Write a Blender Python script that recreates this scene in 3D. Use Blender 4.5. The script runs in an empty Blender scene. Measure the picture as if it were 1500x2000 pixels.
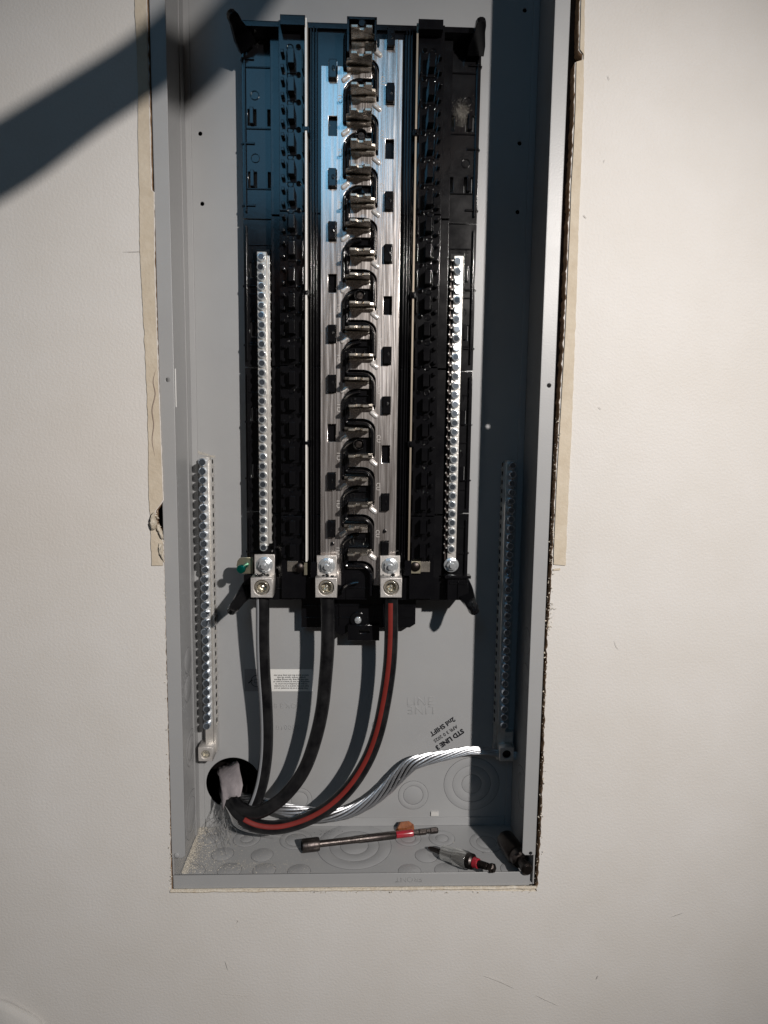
import bpy, bmesh, math, random
from mathutils import Vector, Matrix, noise
random.seed(7)
S = bpy.context.scene
C = S.collection
pi = math.pi
# ---------------------------------------------------------------- camera
F, CX, CY, CZ, PA, PB, PC = 1314.74, .0034, -.6378, .4602, -.1169, .0336, .0123
FW = Vector((math.sin(PB)*math.cos(PA), math.cos(PB)*math.cos(PA), math.sin(PA)))
R0 = Vector((math.cos(PB), -math.sin(PB), 0)); U0 = R0.cross(FW)
RT = R0*math.cos(PC)+U0*math.sin(PC); UP = -R0*math.sin(PC)+U0*math.cos(PC)
CAM = Vector((CX, CY, CZ))
cd = bpy.data.cameras.new('camera'); cam = bpy.data.objects.new('camera', cd); C.objects.link(cam)
M = Matrix((RT, UP, -FW)).transposed().to_4x4(); M.translation = CAM
cam.matrix_world = M
cd.sensor_fit = 'HORIZONTAL'; cd.sensor_width = 36; cd.lens = 36*F/1500
cd.clip_start = .01; cd.clip_end = 50
S.camera = cam
# ---------------------------------------------------------------- world and lamps
w = bpy.data.worlds.new("World"); S.world = w; w.use_nodes = True
bg = w.node_tree.nodes['Background']; bg.inputs[0].default_value = (1.0, .88, .82, 1); bg.inputs[1].default_value = .024
LP = Vector((.654, -1.35, .992))
ld = bpy.data.lights.new('work_lamp', 'SPOT'); lo = bpy.data.objects.new('work_lamp', ld); C.objects.link(lo)
ld.energy = 112; ld.color = (1.0, .940, .890); ld.shadow_soft_size = .019
ld.spot_size = math.radians(60); ld.spot_blend = 1.0
lo.location = LP; lo.rotation_euler = (Vector((.04, 0, .30))-LP).to_track_quat('-Z', 'Y').to_euler()
wd = bpy.data.lights.new('window_light', 'AREA'); wo = bpy.data.objects.new('window_light', wd); C.objects.link(wo)
wd.shape = 'RECTANGLE'; wd.size = .80; wd.size_y = .68; wd.energy = 2.7; wd.color = (.22, .62, 1.0)
wo.location = (-.37, -2.3, 1.76); wo.rotation_euler = (Vector((-.1, 0, .7))-wo.location).to_track_quat('-Z', 'Y').to_euler()
S.view_settings.view_transform = 'Standard'; S.view_settings.look = 'None'
S.view_settings.exposure = 0; S.view_settings.gamma = 1
S.cycles.max_bounces = 6; S.cycles.glossy_bounces = 4; S.cycles.diffuse_bounces = 3
S.cycles.sample_clamp_indirect = 4

# ---------------------------------------------------------------- placing: a sight line through a picture point onto a real plane
def ray(px, py): return FW*F+RT*(px-750)-UP*(py-1000)
def U(px, py, y):
    d = ray(px, py); return CAM+d*((y-CY)/d.y)
def UX(px, py, x):
    d = ray(px, py); return CAM+d*((x-CX)/d.x)
def UZ(px, py, z):
    d = ray(px, py); return CAM+d*((z-CZ)/d.z)

# ---------------------------------------------------------------- materials
def mat(name, col, rough=.5, metal=0, spec=.5, bevel=0, ns=0, nb=0, nscale=60, var=None, vscale=20, vstretch=(1, 1, 1), coat=0, aniso=0, rv=0):
    m = bpy.data.materials.new(name); m.use_nodes = True
    nt = m.node_tree; N = nt.nodes; Lk = nt.links; b = N['Principled BSDF']
    b.inputs['Base Color'].default_value = (*col, 1); b.inputs['Roughness'].default_value = rough
    b.inputs['Metallic'].default_value = metal; b.inputs['Specular IOR Level'].default_value = spec
    if coat: b.inputs['Coat Weight'].default_value = coat; b.inputs['Coat Roughness'].default_value = .15
    if aniso: b.inputs['Anisotropic'].default_value = aniso
    tc = N.new('ShaderNodeTexCoord')
    nrm = None
    if bevel:
        bv = N.new('ShaderNodeBevel'); bv.samples = 4; bv.inputs['Radius'].default_value = bevel; nrm = bv.outputs[0]
    if nb:
        nz = N.new('ShaderNodeTexNoise'); nz.inputs['Scale'].default_value = nscale; nz.inputs['Detail'].default_value = 5
        mp = N.new('ShaderNodeMapping'); mp.inputs['Scale'].default_value = vstretch
        Lk.new(tc.outputs['Object'], mp.inputs[0]); Lk.new(mp.outputs[0], nz.inputs['Vector'])
        bp = N.new('ShaderNodeBump'); bp.inputs['Strength'].default_value = nb; bp.inputs['Distance'].default_value = .001
        Lk.new(nz.outputs[0], bp.inputs['Height'])
        if nrm: Lk.new(nrm, bp.inputs['Normal'])
        nrm = bp.outputs[0]
    if nrm: Lk.new(nrm, b.inputs['Normal'])
    if var:
        nz = N.new('ShaderNodeTexNoise'); nz.inputs['Scale'].default_value = vscale; nz.inputs['Detail'].default_value = 6; nz.inputs['Roughness'].default_value = .65
        mp = N.new('ShaderNodeMapping'); mp.inputs['Scale'].default_value = vstretch
        Lk.new(tc.outputs['Object'], mp.inputs[0]); Lk.new(mp.outputs[0], nz.inputs['Vector'])
        rp = N.new('ShaderNodeValToRGB'); rp.color_ramp.elements[0].position = .35; rp.color_ramp.elements[1].position = .68
        rp.color_ramp.elements[0].color = (*col, 1); rp.color_ramp.elements[1].color = (*var, 1)
        Lk.new(nz.outputs[0], rp.inputs[0]); Lk.new(rp.outputs[0], b.inputs['Base Color'])
        if rv:
            mr = N.new('ShaderNodeMapRange'); mr.inputs[1].default_value = .3; mr.inputs[2].default_value = .7
            mr.inputs[3].default_value = rough; mr.inputs[4].default_value = rough+rv
            Lk.new(nz.outputs[0], mr.inputs[0]); Lk.new(mr.outputs[0], b.inputs['Roughness'])
    return m
WALL = mat('wall_paint', (.66, .635, .60), .55, spec=.3, nb=.35, nscale=420, var=(.70, .68, .655), vscale=9)
PAPER = mat('bare_paper', (.55, .475, .37), .9, spec=.1, nb=.5, nscale=300, var=(.64, .57, .465), vscale=45)
GYP = mat('gypsum', (.68, .635, .55), .95, spec=.1, nb=1, nscale=500, var=(.52, .45, .35), vscale=180)
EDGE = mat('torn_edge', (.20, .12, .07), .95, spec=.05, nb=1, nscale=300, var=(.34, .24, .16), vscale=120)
WOOD = mat('stud_wood', (.30, .13, .045), .8, nb=.5, nscale=80, vstretch=(6, 6, 1), var=(.18, .07, .03), vscale=30)
DARK = mat('cavity_dark', (.006, .005, .005), .95, spec=.05)
GREY = mat('grey_enamel', (.345, .35, .355), .34, spec=.5, bevel=.0012, nb=.10, nscale=700, var=(.365, .37, .372), vscale=14, rv=.05)
GREYF = mat('grey_enamel_flat', (.345, .35, .355), .34, spec=.5, nb=.10, nscale=700)
GROOVE = mat('groove_shadow', (.09, .09, .095), .6)
BLK = mat('black_plastic', (.0035, .0035, .0045), .10, spec=.6, bevel=.0010, nb=.02, nscale=120, var=(.006, .006, .007), vscale=40, rv=.05)
BLKM = mat('black_plastic_dusty', (.004, .004, .005), .11, spec=.6, bevel=.0007, nb=.02, nscale=200, var=(.009, .009, .010), vscale=26, rv=.07)
TIN = mat('tinned_bus', (.70, .63, .59), .15, metal=.92, bevel=.0004, nb=.14, nscale=40, var=(.94, .90, .88), vscale=42, vstretch=(9, 9, .25), rv=.18)
BLADE = mat('stab_metal', (.56, .515, .45), .22, metal=.9, bevel=.0005, nb=.1, nscale=80, var=(.66, .61, .54), vscale=60, rv=.1)
BRASS = mat('pale_brass', (.60, .56, .42), .38, metal=1, bevel=.0005, nb=.2, nscale=200)
ZINC = mat('zinc_screw', (.80, .84, .87), .15, metal=.70, bevel=.0003, nb=.2, nscale=900)
ALU = mat('lug_aluminium', (.72, .69, .66), .36, metal=.55, bevel=.0006, nb=.35, nscale=900, var=(.60, .575, .55), vscale=400)
ALUB = mat('bar_aluminium', (.78, .76, .72), .30, metal=.6, bevel=.0004, nb=.3, nscale=500, var=(.60, .58, .55), vscale=120)
SILV = mat('set_screw', (.84, .80, .70), .16, metal=.85, bevel=.0004)
ZINCD = mat('zinc_dark', (.72, .80, .90), .11, metal=1, nb=.25, nscale=900)
RECESS = mat('recess_shade', (.24, .28, .33), .20, metal=.88)  # darker metal, the shade inside the screw heads put into the colour
STR = mat('strand_aluminium', (.48, .49, .51), .36, metal=.8, nb=.2, nscale=300)
GREEN = mat('green_screw', (.0, .17, .13), .22, metal=.75, bevel=.0004)
RUB = mat('cable_black', (.0045, .0045, .0055), .30, spec=.42, nb=.2, nscale=150, var=(.018, .018, .019), vscale=60, rv=.12)
RED = mat('cable_red', (.21, .022, .017), .48, nb=.15, nscale=160, var=(.16, .018, .013), vscale=50)
WST = mat('cable_white', (.36, .37, .39), .45)
LAB = mat('label_white', (.74, .74, .72), .45)
LABC = mat('label_clear', (.24, .235, .24), .25)
INK = mat('ink', (.006, .006, .010), .5)
STEEL = mat('tool_steel', (.13, .115, .105), .27, metal=1, bevel=.0003, nb=.25, nscale=300, var=(.06, .05, .05), vscale=120, rv=.2)
CHROME = mat('tool_chrome', (.62, .62, .60), .18, metal=.85, bevel=.0003, nb=.1, nscale=300)
DSTEEL = mat('tool_dark', (.045, .038, .035), .32, metal=.9, bevel=.0003, nb=.3, nscale=400)
TRED = mat('tool_red', (.42, .02, .035), .3, bevel=.0003, coat=.4, var=(.25, .02, .03), vscale=150)
ORNG = mat('chip_wood', (.30, .10, .03), .55, nb=.5, nscale=300, var=(.16, .05, .02), vscale=200)
SHEA = mat('paper_sheath', (.34, .305, .315), .8, nb=.8, nscale=220, var=(.25, .225, .235), vscale=60)
SKIN = mat('skin', (.50, .30, .22), .5)
CLOTH = mat('sleeve_cloth', (.05, .06, .09), .9, nb=.5, nscale=400)
VOID = mat('void_black', (.001, .001, .0012), .9, spec=.05)
STRIPW = mat('strip_tin_lit', (.90, .87, .82), .35, metal=.25, bevel=.0003)
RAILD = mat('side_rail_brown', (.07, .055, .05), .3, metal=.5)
STRIPD = mat('strip_tin_shaded', (.26, .22, .17), .4, metal=.5, bevel=.0003)
DUST = mat('dust', (.62, .58, .50), .95)
FIB = mat('clear_fibre', (.30, .30, .30), .35)
GREYC = mat('grey_cloth', (.50, .49, .47), .9, nb=.4, nscale=500)
GOO = mat('joint_compound', (.012, .012, .012), .12, spec=.8, nb=.6, nscale=200)

# ---------------------------------------------------------------- object helpers
def link(name, me, m, parent=None):
    o = bpy.data.objects.new(name, me); C.objects.link(o)
    if m is not None and (not me.materials): me.materials.append(m)
    if parent is not None: o.parent = parent
    return o
def empty(name, loc=(0, 0, 0)):
    o = bpy.data.objects.new(name, None); C.objects.link(o); o.location = loc; o.empty_display_size = .02; return o
def tag(o, label=None, cat=None, group=None, kind=None):
    for k, v in (('label', label), ('category', cat), ('group', group), ('kind', kind)):
        if v: o[k] = v
    return o
class MB:
    def __init__(s): s.v = []; s.f = []
    def add(s, v, f):
        n = len(s.v); s.v += [tuple(a) for a in v]; s.f += [tuple(i+n for i in q) for q in f]; return s
    def box(s, x0, x1, y0, y1, z0, z1):
        return s.add([(x0, y0, z0), (x1, y0, z0), (x1, y1, z0), (x0, y1, z0), (x0, y0, z1), (x1, y0, z1), (x1, y1, z1), (x0, y1, z1)],
                     [(0, 3, 2, 1), (4, 5, 6, 7), (0, 1, 5, 4), (1, 2, 6, 5), (2, 3, 7, 6), (3, 0, 4, 7)])
    def lathe(s, prof, o=(0, 0, 0), ax=(0, -1, 0), n=16, cap=True, ph=0, xs=1):
        ax = Vector(ax).normalized(); o = Vector(o)
        e1 = ax.orthogonal().normalized() if abs(ax.y) < .9 else Vector((1, 0, 0)); e1 = (e1-ax*e1.dot(ax)).normalized(); e2 = ax.cross(e1)
        vs = []; fs = []
        for (r, h) in prof:
            for i in range(n):
                a = 2*pi*i/n+ph; vs.append(o+ax*h+e1*(r*math.cos(a)*xs)+e2*(r*math.sin(a)))
        for j in range(len(prof)-1):
            for i in range(n):
                k = (i+1) % n; fs.append((j*n+i, j*n+k, (j+1)*n+k, (j+1)*n+i))
        if cap:
            fs.append(tuple(reversed(range(n)))); fs.append(tuple((len(prof)-1)*n+i for i in range(n)))
        return s.add(vs, fs)
    def tube(s, pts, r, n=8, cap=True):
        pts = [Vector(p) for p in pts]; rs = r if isinstance(r, (list, tuple)) else [r]*len(pts)
        fr = frames(pts); vs = []; fs = []
        for p, (t, a, b), q in zip(pts, fr, rs):
            for i in range(n):
                w_ = 2*pi*i/n; vs.append(p+a*(q*math.cos(w_))+b*(q*math.sin(w_)))
        for j in range(len(pts)-1):
            for i in range(n):
                k = (i+1) % n; fs.append((j*n+i, j*n+k, (j+1)*n+k, (j+1)*n+i))
        if cap:
            fs.append(tuple(reversed(range(n)))); fs.append(tuple((len(pts)-1)*n+i for i in range(n)))
        return s.add(vs, fs)
    def mesh(s, name, smooth=False):
        me = bpy.data.meshes.new(name); me.from_pydata(s.v, [], s.f)
        bm = bmesh.new(); bm.from_mesh(me); bmesh.ops.recalc_face_normals(bm, faces=bm.faces)
        if smooth:
            for f in bm.faces: f.smooth = True
            for e in bm.edges:
                if len(e.link_faces) == 2 and e.calc_face_angle(0) > .7: e.smooth = False
        bm.to_mesh(me); bm.free(); return me
    def obj(s, name, m, parent=None, smooth=False): return link(name, s.mesh(name, smooth), m, parent)
def frames(pts, ref=Vector((0, -1, 0))):
    out = []
    for i in range(len(pts)):
        t = (pts[min(i+1, len(pts)-1)]-pts[max(i-1, 0)]).normalized()
        a = ref-t*ref.dot(t)
        a = a.normalized() if a.length > .15 else (out[-1][1] if out else t.orthogonal().normalized())
        a = (a-t*a.dot(t)).normalized()
        out.append((t, a, t.cross(a).normalized()))
    return out
def spline(pts, n=10):
    P = [Vector(p) for p in pts]; P = [P[0]*2-P[1]]+P+[P[-1]*2-P[-2]]; out = []
    for i in range(1, len(P)-2):
        for k in range(n):
            t = k/n; a, b, c, d = P[i-1:i+3]
            out.append(.5*((2*b)+(c-a)*t+(2*a-5*b+4*c-d)*t*t+(3*b-a-3*c+d)*t**3))
    out.append(P[-2]); return out
DG = None
def fill(name, loops, depth, bev=0):
    """2D loops in (x, z), the first outside and the rest holes, to a plate whose front is at y=0 and back at y=depth."""
    cu = bpy.data.curves.new(name, 'CURVE'); cu.dimensions = '2D'; cu.fill_mode = 'BOTH'
    cu.extrude = depth/2-bev; cu.bevel_depth = bev; cu.bevel_resolution = 0
    if bev: cu.offset = -bev
    for lp in loops:
        sp = cu.splines.new('POLY'); sp.points.add(len(lp)-1); sp.use_cyclic_u = True
        for p, q in zip(sp.points, lp): p.co = (q[0], q[1], 0, 1)
    return curve_mesh(cu, depth)
def curve_mesh(cu, depth):
    o = bpy.data.objects.new('t', cu); C.objects.link(o); bpy.context.view_layer.update()
    me = bpy.data.meshes.new_from_object(o.evaluated_get(bpy.context.evaluated_depsgraph_get()))
    bpy.data.objects.remove(o); bpy.data.curves.remove(cu)
    for v in me.vertices:
        x, y, z = v.co; v.co = (x, depth/2-z, y)
    me.materials.clear()
    bm = bmesh.new(); bm.from_mesh(me); bmesh.ops.remove_doubles(bm, verts=bm.verts, dist=1e-6)
    bmesh.ops.recalc_face_normals(bm, faces=bm.faces); bm.to_mesh(me); bm.free()
    return me
def plate(name, loops, y, depth, m, parent, bev=0):
    o = link(name, fill(name, loops, depth, bev), m, parent); o.location.y = y; return o
def circ(x, z, r, n=24, ph=0): return [(x+r*math.cos(2*pi*i/n+ph), z+r*math.sin(2*pi*i/n+ph)) for i in range(n)]
def rect(x0, x1, z0, z1): return [(x0, z0), (x1, z0), (x1, z1), (x0, z1)]
def text(name, s, size, loc, ang, m, parent, ext=.0001, shear=0, space=1, bold=0):
    cu = bpy.data.curves.new(name, 'FONT'); cu.body = s; cu.size = size; cu.extrude = ext; cu.resolution_u = 2
    cu.align_x = 'CENTER'; cu.align_y = 'CENTER'; cu.space_character = space; cu.offset = bold
    me = curve_mesh(cu, 2*ext); o = link(name, me, m, parent)
    o.location = loc; o.rotation_euler = (0, -ang, 0); return o
def dup(o, parent=None, **kw):
    c = o.copy(); C.objects.link(c); c.parent = parent if parent is not None else o.parent
    return c
W = .184; D = .105; BH = 1.0

# ================================================================ WALL
def wob(i, a): return a*(noise.noise(Vector((i*.37, 3.1, 0)))+.6*noise.noise(Vector((i*1.3, 9.1, 0))))
def dens(pts, step=.0022, amp=.0005, seed=0):
    out = []; k = 0
    for a, b in zip(pts[:-1], pts[1:]):
        a = Vector(a); b = Vector(b); n = max(1, int((b-a).length/step)); d = (b-a).normalized(); q = Vector((-d.y, d.x))
        for i in range(n):
            k += 1; out.append(tuple(a+(b-a)*(i/n)+q*wob(k+seed, amp)))
    out.append(tuple(pts[-1])); return out
def w2(px, py, y=-.001):
    p = U(px, py, y); return (p.x, p.z)
Lpx = [(286, -40), (289, 60), (297, 372), (302, 376), (303, 520), (309, 700), (317, 900), (320, 976), (312, 988), (305, 997), (304, 1022), (314, 1040), (320, 1060), (321, 1105), (325, 1300), (330, 1500), (333, 1640), (335, 1741)]
Rpx = [(1049, 1741), (1058, 1600), (1064, 1400), (1070, 1230), (1075, 1170), (1079, 1080), (1086, 920), (1093, 800), (1102, 640), (1107, 520), (1111, 430), (1113, 365), (1117, 300), (1121, 215), (1123, 122), (1137, 118), (1137, 107), (1130, 98), (1132, 10), (1134, -40)]
ztop = 1.012
Lw = [w2(*p) for p in Lpx]; Rw = [w2(*p) for p in Rpx]
Lw[0] = (Lw[0][0], ztop); Rw[-1] = (Rw[-1][0], ztop)
hole = dens(Lw, amp=.0007)+dens([Lw[-1], (0, Lw[-1][1]), Rw[0]], amp=.0003, seed=50)[1:-1]+dens(Rw, amp=.0013, seed=99)
wall = plate('wall', [rect(-2.2, 2.2, -1.3, 2.0), hole], -.001, .0127, WALL, None)
wm = wall.data; wm.materials.append(GYP); wm.materials.append(EDGE)
for p_ in wm.polygons:
    c_ = p_.center
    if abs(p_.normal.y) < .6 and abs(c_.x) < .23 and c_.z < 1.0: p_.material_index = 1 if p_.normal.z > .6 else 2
tag(wall, 'off-white painted drywall with a ragged rectangular cut-out round the grey panel box', kind='structure')
# paper face patches where paint and tape are missing
LpxA = [(262, -40), (266, 60), (270, 160), (271, 300), (273, 374), (274, 490), (280, 600), (285, 700), (289, 800), (291, 900), (291, 960), (295, 1020), (297, 1104)]
out = [w2(*p) for p in LpxA]
inn = [(p[0]-.0006, p[1]) for p in Lw if p[1] > w2(297, 1104)[1]]
def patch(name, a, b, m, y=-.0014):
    A = dens(a, .003, .0007, 5); B = [tuple(q) for q in b][::-1]
    return plate(name, [A+B], y, .0005, m, wall)
patch('bare_paper_patch', out, inn+[(w2(319, 1104)[0], w2(319, 1104)[1])], PAPER)
RpxA = [(1142, -40), (1139, 180), (1134, 330), (1129, 450), (1126, 560), (1121, 700), (1115, 850), (1108, 1000), (1104, 1104)]
outR = [w2(*p) for p in RpxA]
innR = [(p[0]+.0010, p[1]) for p in Rw[::-1] if p[1] > w2(1080, 1104)[1]]
patch('bare_paper_patch', outR, innR+[w2(1081, 1102)], PAPER)
o = plate('paint_stroke', [dens([w2(1080, 1111), w2(1093, 1109), w2(1094, 1113), w2(1080, 1114), w2(1080, 1111)], .002, .0002)], -.0014, .0004, PAPER, wall)
# torn paper flaps and gypsum crumbs at the bite in the left edge
def blob(name, px, m, parent, y0, y1, amp=.0012, sub=2, ycen=None):
    """lumpy solid standing off the wall inside a px outline"""
    P = dens([w2(*p, y0) for p in px+[px[0]]], .0014, .0003)[:-1]
    cx = sum(p[0] for p in P)/len(P); cz = sum(p[1] for p in P)/len(P); b = MB(); n = len(P); rings = [(1, y0), (.96, (y0+y1)/2), (.72, y1), (.4, y1-.0006)]
    vs = []
    for s_, yy in rings:
        for p in P:
            q = Vector((cx+(p[0]-cx)*s_, yy, cz+(p[1]-cz)*s_)); q.y += amp*noise.noise(q*700) if s_ < 1 else 0; vs.append(q)
    fs = [(j*n+i, j*n+(i+1) % n, (j+1)*n+(i+1) % n, (j+1)*n+i) for j in range(3) for i in range(n)]+[tuple(3*n+i for i in range(n))]
    b.add(vs, fs); return b.obj(name, m, parent, True)
blob('torn_flap', [(299, 1001), (302, 998), (304, 1010), (308, 1020), (306, 1028), (303, 1034), (298, 1034), (295, 1026), (296, 1010)], GYP, wall, -.0015, -.0065)
blob('torn_flap', [(308, 1024), (313, 1028), (318, 1038), (320, 1050), (318, 1053), (314, 1046), (311, 1036), (306, 1029)], GYP, wall, -.0015, -.0045)
blob('torn_flap', [(311, 1060), (319, 1060), (320, 1082), (321, 1096), (315, 1086), (311, 1074)], GYP, wall, -.0015, -.0042)
def edge_crumbs(name, pts, n, m, rmin=.0003, rmax=.0011, y=(-.0022, .006), sx=.0012):
    b = MB()
    for i in range(n):
        k = random.random()*(len(pts)-1); a = pts[int(k)]; c = pts[min(int(k)+1, len(pts)-1)]; f = k-int(k)
        x = a[0]+(c[0]-a[0])*f+random.gauss(0, sx*.5); z = a[1]+(c[1]-a[1])*f+random.gauss(0, sx*.4)
        r = random.uniform(rmin, rmax); p = Vector((x, random.uniform(*y), z))
        vs = [p+Vector((random.gauss(0, 1), random.gauss(0, 1), random.gauss(0, 1))).normalized()*r*random.uniform(.6, 1.3) for _ in range(5)]
        b.add(vs, [(0, 1, 2), (0, 2, 3), (0, 3, 1), (1, 2, 4), (2, 3, 4), (3, 1, 4)])
    return tag(b.obj(name, m, wall), kind='stuff')
edge_crumbs('gypsum_crumbs', [p for p in Lw[9:] if p[1] < .45], 320, GYP, rmax=.0014, sx=.0014)
edge_crumbs('gypsum_crumbs', [p for p in Rw if p[1] < .5], 420, GYP, rmax=.0015, sx=.002)
edge_crumbs('gypsum_crumbs', [Lw[-1], Rw[0]], 420, GYP, y=(-.0016, .008), sx=.0011)
edge_crumbs('gypsum_crumbs', [w2(1072, 1235), w2(1077, 1205), w2(1079, 1175)], 70, GYP, y=(-.003, .004), sx=.003)
# bare gypsum lips on the cut edge
b = MB(); pts = [Vector((-.186+.372*i/60, -.0005+.0004*noise.noise(Vector((i*.5, 0, 0))), Lw[-1][1]+.0006+.0009*noise.noise(Vector((i*.33, 4, 0))))) for i in range(61)]
b.tube(pts, [.0016+.0005*noise.noise(Vector((i*.9, 1, 7))) for i in range(61)], 7); b.obj('gypsum_edge', GYP, wall, True)
# marks on the paint
def mark(name, pts, r, m, y=-.00115):
    b = MB(); P = spline([U(a, c, y) for a, c in pts], 5); b.tube(P, [r*(1-.85*abs(2*i/(len(P)-1)-1)**3) for i in range(len(P))], 5); return b.obj(name, m, wall)
SCUF = mat('scuff', (.50, .48, .46), .8)
for pts, r in (([(945, 1905), (975, 1916), (1005, 1930)], .0004), ([(1045, 1942), (1065, 1952), (1092, 1964)], .0003), ([(1164, 1912), (1168, 1904)], .0006), ([(1310, 1790), (1335, 1782)], .0003),
               ([(440, 1876), (446, 1895)], .0004), ([(432, 1940), (490, 1946)], .0003), ([(1199, 1250), (1203, 1262), (1208, 1268)], .0003), ([(1186, 148), (1190, 158)], .0004), ([(1180, 312), (1179, 318)], .0004),
               ([(1139, 420), (1145, 427)], .0006), ([(459, 1796), (465, 1797), (463, 1802)], .0004), ([(239, 492), (260, 492), (283, 491), (298, 493)], .0004), ([(1168, 795), (1174, 800)], .0004)):
    mark('scuff_mark', pts, r*.42, SCUF)
mark('crease', [(305, 722), (300, 745), (304, 770), (298, 800), (301, 830), (298, 860), (303, 890)], .0006, mat('crease', (.30, .24, .20), .9), -.0015)
# loose grey cloth at the lower left corner
b = MB(); n = 24
cp = [(-260, 2100), (-120, 1920), (-40, 1945), (0, 1956), (18, 1962), (40, 1974), (62, 1986), (78, 1999), (92, 2030), (90, 2100), (60, 2200), (-200, 2220)]
P = [U(a, c, -.004) for a, c in cp]; P = spline(P+[P[0]], 5)[:-1]; cc = sum(P, Vector())/len(P); nn = len(P)
vs = []
for s_, dy in ((1, .002), (1.0, .000), (.985, -.002), (.9, -.005), (.6, -.009), (.3, -.010)):
    for p in P:
        q = cc+(p-cc)*s_; q.y = -.004+dy+.002*noise.noise(q*40); vs.append(q)
b.add(vs, [(j*nn+i, j*nn+(i+1) % nn, (j+1)*nn+(i+1) % nn, (j+1)*nn+i) for j in range(5) for i in range(nn)]+[tuple(5*nn+i for i in range(nn))])
tag(b.obj('cloth_bag', GREYC, None, True), 'rounded corner of a soft grey cloth bag leaning on the wall at the bottom left', 'cloth bag')
# near-black board painting the shade of the cavity behind, a stud each side
b = MB(); b.box(-.40, .40, .150, .155, -.2, 1.2)
cav = b.obj('wall_cavity', DARK); tag(cav, 'near-black board painted as the shade in the wall hollow behind the panel box', kind='structure')
for x0, x1 in ((-.245, -.1995), (.1975, .2350)):
    b = MB(); b.box(x0, x1, .0125, .149, -.19, 1.19); b.obj('wall_stud', WOOD, cav)
b = MB()
for i in range(70):
    z = .02+.9*i/70; x = .1945+.002*noise.noise(Vector((i*.7, 0, 0)))
b.box(.186, .1975, .02, .024, -.1, 1.1); b.obj('gap_shade_strip', mat('gap_shade', (.015, .010, .009), .9, nb=1, nscale=120, var=(.05, .03, .022), vscale=60), cav)  # dark strip painting the shade in the gap beside the box

# ================================================================ PANEL BOX
box = empty('panel_box', (0, 0, 0))
tag(box, 'tall grey enamelled steel breaker box recessed in the drywall, cover off', 'breaker box')
T = .0015
def h(px, py, y=D, r=.0022): p = U(px, py, y); return circ(p.x, p.z, r, 16)
HC = U(456, 1530, D); HR = .0315
backholes = [h(391, 261), h(395, 398), h(795, 1508, D, .0028), h(1025, 20), h(1015, 280), h(1011, 414), circ(HC.x, HC.z, HR, 48)]
plate('back_panel', [rect(-W, W, 0, BH)]+backholes, D, T, GREY, box)
sd = MB(); sd.box(-W, -W+T, .0008, D-.0002, .0005, BH); sd.obj('side_wall', GREY, box)
sd = MB(); sd.box(W-T, W, .0008, D-.0002, .0005, BH); sd.obj('side_wall', GREY, box)
sd = MB(); sd.box(-W+T+.0002, W-T-.0002, .0014, D-.0002, 0, T); sd.obj('bottom_wall', GREY, box)
sd = MB(); sd.box(-W+T+.0002, W-T-.0002, .0014, D-.0002, BH-T, BH); sd.obj('top_wall', GREY, box)
def flange(s, name='flange'):
    zb = .0335; r = .0028
    o_ = [(s*W, zb), (s*(.1705+r), zb), (s*.1705, zb+r), (s*.1705, BH), (s*W, BH)]
    hz = U(1072, 753, 0) if s > 0 else U(328, 742, 0)
    hs = [circ(hz.x, hz.z, .0021, 20)]
    hb = U(1036, 1666, 0) if s > 0 else U(345, 1671, 0); hs.append(circ(hb.x, hb.z, .0019, 16))
    plate(name, [o_]+hs, -.0006, T-.0003, GREY, box)
flange(-1); flange(1)
plate('bottom_lip', [[(-W+.0008, -.0002), (W-.0055, -.0002), (W-.0045, .0015), (W-.0045, .0125), (W-.006, .0145), (-W+.0008, .0145)]], 0, T-.0003, GREY, box)
sd = MB(); sd.box(-W+.0002, W-.0002, -.0005, .014, BH-.0142, BH-.0005); sd.obj('top_lip', GREY, box)
# bends and laps of the sheet
sd = MB(); sd.box(-W+T+.0001, -W+.0085, D-.0012, D-.0001, .0016, BH-.002); sd.obj('bend_flange', GREY, box)
sd = MB(); sd.box(-W+T, -W+T+.0010, D-.017, D-.0015, .0016, BH-.002); sd.obj('bend_flange', GREY, box)
sd = MB(); sd.box(W-.0085, W-T-.0001, D-.0012, D-.0001, .0016, BH-.002); sd.obj('bend_flange', GREY, box)
sd = MB(); sd.box(-W+.0090, W-.0090, D-.0010, D-.0001, .0016, .0118); sd.obj('bend_flange', GREY, box)
sd = MB(); p = U(345, 1671, -.001); sd.lathe([(.0028, 0), (.0026, .0006), (.0012, .0010)], (p.x, -.0006, p.z)); sd.obj('flange_screw', GREY, box)
for px, dz in ((386, .010),):
    p = U(px, 1612, D-.002); sd = MB(); sd.box(p.x-.0012, p.x+.0002, D-.006, D-.0012, .0016, .0125); sd.obj('corner_notch', DARK, box)
p = U(849, 1588, D); sd = MB(); sd.box(p.x-.0045, p.x+.0045, D-.0022, D-.0001, p.z-.0024, p.z+.0024); sd.obj('tab', mat('bright_tab', (.60, .59, .57), .4), box)
sd = MB(); q0 = UX(346, 723, -W+.014); sd.box(-W+.0142, -W+.0150, .0002, .0010, UZ(346, 793, 0).z if 0 else U(347, 795, 0).z, U(346, 720, 0).z); sd.obj('paper_label', LAB, box)
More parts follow.
